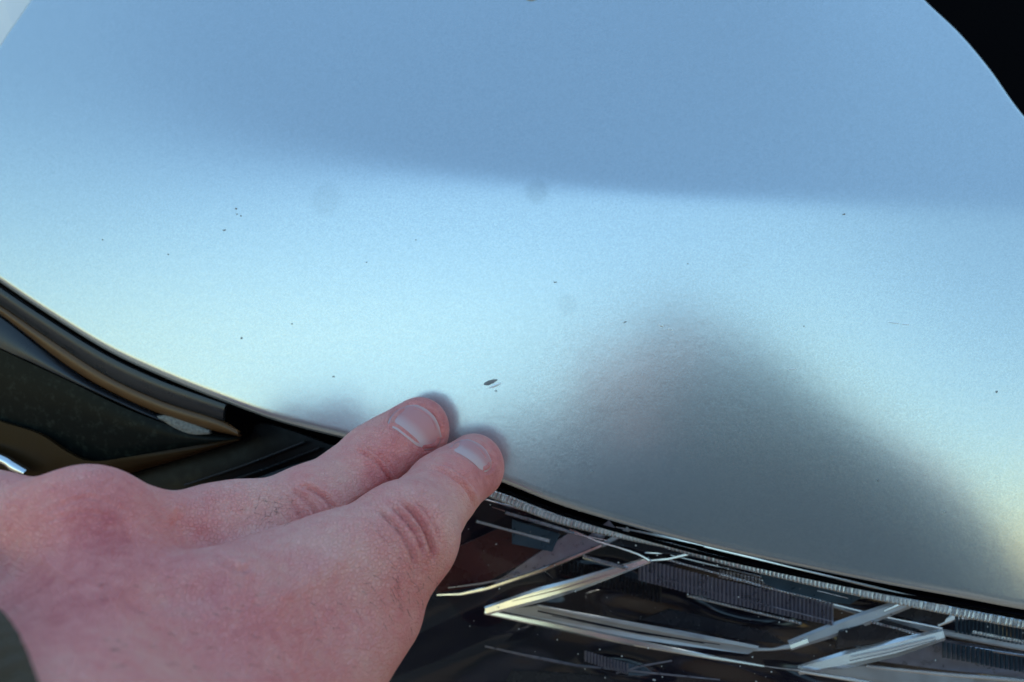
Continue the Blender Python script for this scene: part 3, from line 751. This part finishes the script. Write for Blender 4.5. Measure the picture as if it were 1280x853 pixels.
# nail folds are added with the nails
# traced outlines measured on the enlarged crop of the fingertips
Z = lambda x, y: (400 + x / 4.265, 480 + y / 4.265)
NAILS = {
 'middle': dict(base=[Z(356, 222), Z(405, 240), Z(470, 290), Z(545, 352)], left=[Z(356, 222), Z(375, 175), Z(405, 140), Z(450, 116)],
                right=[Z(545, 352), Z(590, 352), Z(632, 335), Z(652, 288)], tip=[Z(450, 116), Z(530, 120), Z(610, 180), Z(652, 288)]),
 'index': dict(base=[Z(706, 350), Z(760, 368), Z(830, 412), Z(892, 474)], left=[Z(706, 350), Z(718, 330), Z(740, 312), Z(762, 302)],
               right=[Z(892, 474), Z(915, 468), Z(934, 448), Z(938, 420)], tip=[Z(762, 302), Z(820, 305), Z(890, 345), Z(938, 420)]),
}
for k_ in NAILS['index']: NAILS['index'][k_] = [(x - 4.5, y - .5) for x, y in NAILS['index'][k_]]
for nm, q in NAILS.items():
    mk = MI if nm == 'index' else MM
    fold(q['base'], .12, 2.2, mk, lip=.4); fold(q['left'], .22, 1.8, mk, lip=.6); fold(q['right'], .22, 1.8, mk, lip=.6); fold(q['tip'], .18, 2.0, mk, lip=.5)
hv2 = hv_ + HN * disp[:, None]

# skin: pink, redder over tips and knuckles (a painted attribute), fine relief by bump
m_skin, nt, p = material('hand_skin')
tc = node(nt, 'ShaderNodeTexCoord'); at_ = node(nt, 'ShaderNodeAttribute', attribute_name='flush')
n1 = node(nt, 'ShaderNodeTexNoise', i_Scale=95., i_Detail=5., i_Roughness=.6); n2 = node(nt, 'ShaderNodeTexNoise', i_Scale=480., i_Detail=3.)
for n in (n1, n2): nt.links.new(tc.outputs['Object'], n.inputs['Vector'])
ad = node(nt, 'ShaderNodeMath', operation='MULTIPLY_ADD'); ad.inputs[1].default_value = .62; nt.links.new(n1.outputs[0], ad.inputs[0]); nt.links.new(at_.outputs['Fac'], ad.inputs[2])
ad2 = node(nt, 'ShaderNodeMath', operation='MULTIPLY_ADD'); ad2.inputs[1].default_value = .42; nt.links.new(n2.outputs[0], ad2.inputs[0]); nt.links.new(ad.outputs[0], ad2.inputs[2])
rp = node(nt, 'ShaderNodeValToRGB'); nt.links.new(ad2.outputs[0], rp.inputs[0])
e = rp.color_ramp.elements; e[0].position = .35; e[0].color = (.84, .385, .32, 1); e[1].position = 1.25; e[1].color = (.62, .13, .13, 1)
el_ = rp.color_ramp.elements.new(.72); el_.color = (.79, .25, .225, 1)
nt.links.new(rp.outputs[0], p.inputs['Base Color'])
vo = node(nt, 'ShaderNodeTexVoronoi', feature='DISTANCE_TO_EDGE', i_Scale=1150.); nt.links.new(tc.outputs['Object'], vo.inputs['Vector'])
vm = node(nt, 'ShaderNodeMath', operation='MINIMUM'); vm.inputs[1].default_value = .16; nt.links.new(vo.outputs['Distance'], vm.inputs[0])
bb = node(nt, 'ShaderNodeBump', i_Strength=.8, i_Distance=.0013); nt.links.new(vm.outputs[0], bb.inputs['Height'])
bc2 = node(nt, 'ShaderNodeBump', i_Strength=.4, i_Distance=.0008); nt.links.new(n2.outputs[0], bc2.inputs['Height']); nt.links.new(bb.outputs[0], bc2.inputs['Normal'])
nt.links.new(bc2.outputs[0], p.inputs['Normal'])
setp(p, Roughness=.52, Subsurface_Weight=.25, Subsurface_Scale=.0025, Specular_IOR_Level=.4)
p.inputs['Subsurface Radius'].default_value = (1., .35, .2)
hand = own(new_mesh('hand', hv2, hf_, m_skin, None))
fl_ = np.zeros(len(hv_))
def flush(x, y, r, a, mask=None):
    global fl_
    fl_ += a * np.exp(-(((hx - x) ** 2 + (hy - y) ** 2) / r ** 2)) * (1 if mask is None else mask)
flush(535, 540, 60, .34, MM); flush(470, 600, 30, .22, MM); flush(610, 595, 34, .32, MI); flush(110, 650, 90, .20); flush(180, 690, 80, .14)
flush(520, 740, 45, .16); flush(300, 800, 120, .16); flush(390, 640, 40, .12, MM); flush(520, 665, 36, .14, MI); flush(60, 760, 100, .22); flush(400, 820, 70, .08)
flush(440, 600, 40, -.10, MM); flush(330, 640, 60, -.12); flush(560, 640, 32, -.10, MI); flush(440, 700, 60, -.12)
at2 = hand.data.attributes.new('flush', 'FLOAT', 'POINT'); at2.data.foreach_set('value', fl_.astype(np.float32))

# nails
m_nail, nt, p = material('fingernail')
setp(p, Base_Color=(.52, .27, .28), Roughness=.45, Coat_Weight=.08, Coat_Roughness=.2, Specular_IOR_Level=.3, Subsurface_Weight=.15, Subsurface_Scale=.0015)
an_ = node(nt, 'ShaderNodeAttribute', attribute_name='lengthwise')
rp = node(nt, 'ShaderNodeValToRGB'); nt.links.new(an_.outputs['Fac'], rp.inputs[0]); e = rp.color_ramp.elements
e[0].position = 0; e[0].color = (.66, .42, .40, 1); e[1].position = 1; e[1].color = (.60, .40, .38, 1)  # paler base half is the sky's reflection painted into the nail colour
x_ = e.new(.28); x_.color = (.64, .38, .37, 1); x_ = e.new(.52); x_.color = (.62, .25, .24, 1); x_ = e.new(.90); x_.color = (.62, .24, .23, 1)
nt.links.new(rp.outputs[0], p.inputs['Base Color'])
def hit(px, py):
    """first point of the hand met from outside along the traced line"""
    d = np.full(px.shape, 140.)
    for _ in range(90): d = d + np.clip(hand_sdf(T(px, py, d)), -1, 8) * .7
    return T(px, py, d)
for nm, q in NAILS.items():
    nu, nv = 26, 26
    c0, c1, l0, l1 = spline(q['base'], nu), spline(q['tip'], nu), spline(q['left'], nv), spline(q['right'], nv)
    u = np.linspace(0, 1, nu)[:, None, None]; v = np.linspace(0, 1, nv)[None, :, None]
    XY = (1 - v) * c0[:, None] + v * c1[:, None] + (1 - u) * l0[None] + u * l1[None] - ((1 - u) * (1 - v) * c0[0] + u * (1 - v) * c0[-1] + (1 - u) * v * c1[0] + u * v * c1[-1])
    XY = XY.reshape(-1, 2); P_ = hit(XY[:, 0], XY[:, 1]); N_ = sdf_grad(hand_sdf, P_, .4)
    uu = np.repeat(np.linspace(0, 1, nu), nv); vv = np.tile(np.linspace(0, 1, nv), nu)
    edge = np.minimum(np.minimum(uu, 1 - uu), vv) * 9
    lift = -.22 + .34 * np.clip(edge * .6, 0, 1) ** .7 + .08 * vv
    top = P_ + N_ * lift[:, None]; und = P_ + N_ * (lift - .45)[:, None]
    no = new_mesh('fingernail', np.vstack([top, und]), np.vstack([grid_faces(nu, nv)[:, ::-1], grid_faces(nu, nv, nu * nv)]), m_nail, None)
    a_ = no.data.attributes.new('lengthwise', 'FLOAT', 'POINT'); a_.data.foreach_set('value', np.r_[vv, vv].astype(np.float32))
    no.parent = hand

# short dark hairs on the skin
hq = np.vstack([np.c_[rng.normal(500, 26, 46), rng.normal(742, 22, 46), rng.normal(.5, .4, 46), rng.normal(1., .5, 46), rng.uniform(1.2, 2.6, 46)],
                np.c_[rng.normal(335, 14, 26), rng.normal(635, 10, 26), rng.normal(.8, .3, 26), rng.normal(-.3, .5, 26), rng.uniform(1., 2.2, 26)],
                np.c_[rng.uniform(120, 460, 50), rng.uniform(720, 845, 50), rng.normal(.8, .3, 50), rng.normal(.2, .5, 50), rng.uniform(1., 2.2, 50)]])
hp0 = hit(hq[:, 0], hq[:, 1]); hn0 = sdf_grad(hand_sdf, hp0, .4)
V = []; F = []
for p0, n_, q in zip(hp0, hn0, hq):
    ln_ = q[4]; t_ = np.array([q[2], -q[3], 0.]); t_ = t_ - n_ * (t_ @ n_); t_ /= np.linalg.norm(t_) + 1e-9; s_ = np.cross(n_, t_)
    l = len(V)
    for k in range(4):
        c = p0 + t_ * ln_ * k / 3 + n_ * (.05 + .45 * ln_ * .5 * math.sin(k / 3 * 2.2)); r = .036 * (1 - k / 4)
        V.extend([c + s_ * r, c - s_ * r * .5 + n_ * r, c - s_ * r * .5 - n_ * r])
    for k in range(3):
        for j in range(3): a_ = l + k * 3 + j; b_ = l + k * 3 + (j + 1) % 3; F.append((a_, b_, b_ + 3, a_ + 3))
ho = new_mesh('hand_hair', V, F, simple('dark_body_hair', (.05, .03, .025), .6), None, True); ho.parent = hand; tag(ho, kind='stuff')

# ribbed sleeve cuff
m_knit = simple('dark_olive_knit', (.060, .036, .018), .95, bump=.8, bscale=1300., var=.4, vscale=900.)
pp = hit(np.array([-20., 8., 36.]), np.array([778., 816., 856.]))
P3 = .25 * K_M + .75 * WR
cn_ = np.cross(pp[2] - pp[0], P3 - pp[0]); cn_ /= np.linalg.norm(cn_)
if (WR + WDIR * 60 - pp[0]) @ cn_ < 0: cn_ = -cn_
sx_ = np.cross(WDIR, [0, 0, 1.]); sx_ /= np.linalg.norm(sx_); sy_ = np.cross(WDIR, sx_)
def cuff_sdf(P):
    q = P - WR; ang = np.arctan2(q @ sy_, q @ sx_); al = (P - pp[0]) @ cn_
    d = hand_sdf(P) - 2.2 - .55 * np.cos(ang * 44) * np.clip(al / 3, 0, 1)
    al = np.minimum(al, (P - WR) @ WDIR + 24)
    return smin(np.maximum(np.abs(d) - 1.5, -al), np.maximum(np.abs(d + .2) - 2.0, np.abs(al - 1.6) - 1.6), .8).astype(P.dtype)
cv, cf_ = mesh_sdf(cuff_sdf, (-150, -165, 55), (5, -25, 195), .6)
kp = (((cv - WR) @ WDIR) < 58)[cf_].all(1)
own(new_mesh('sleeve_cuff', cv, cf_[kp], m_knit, None))
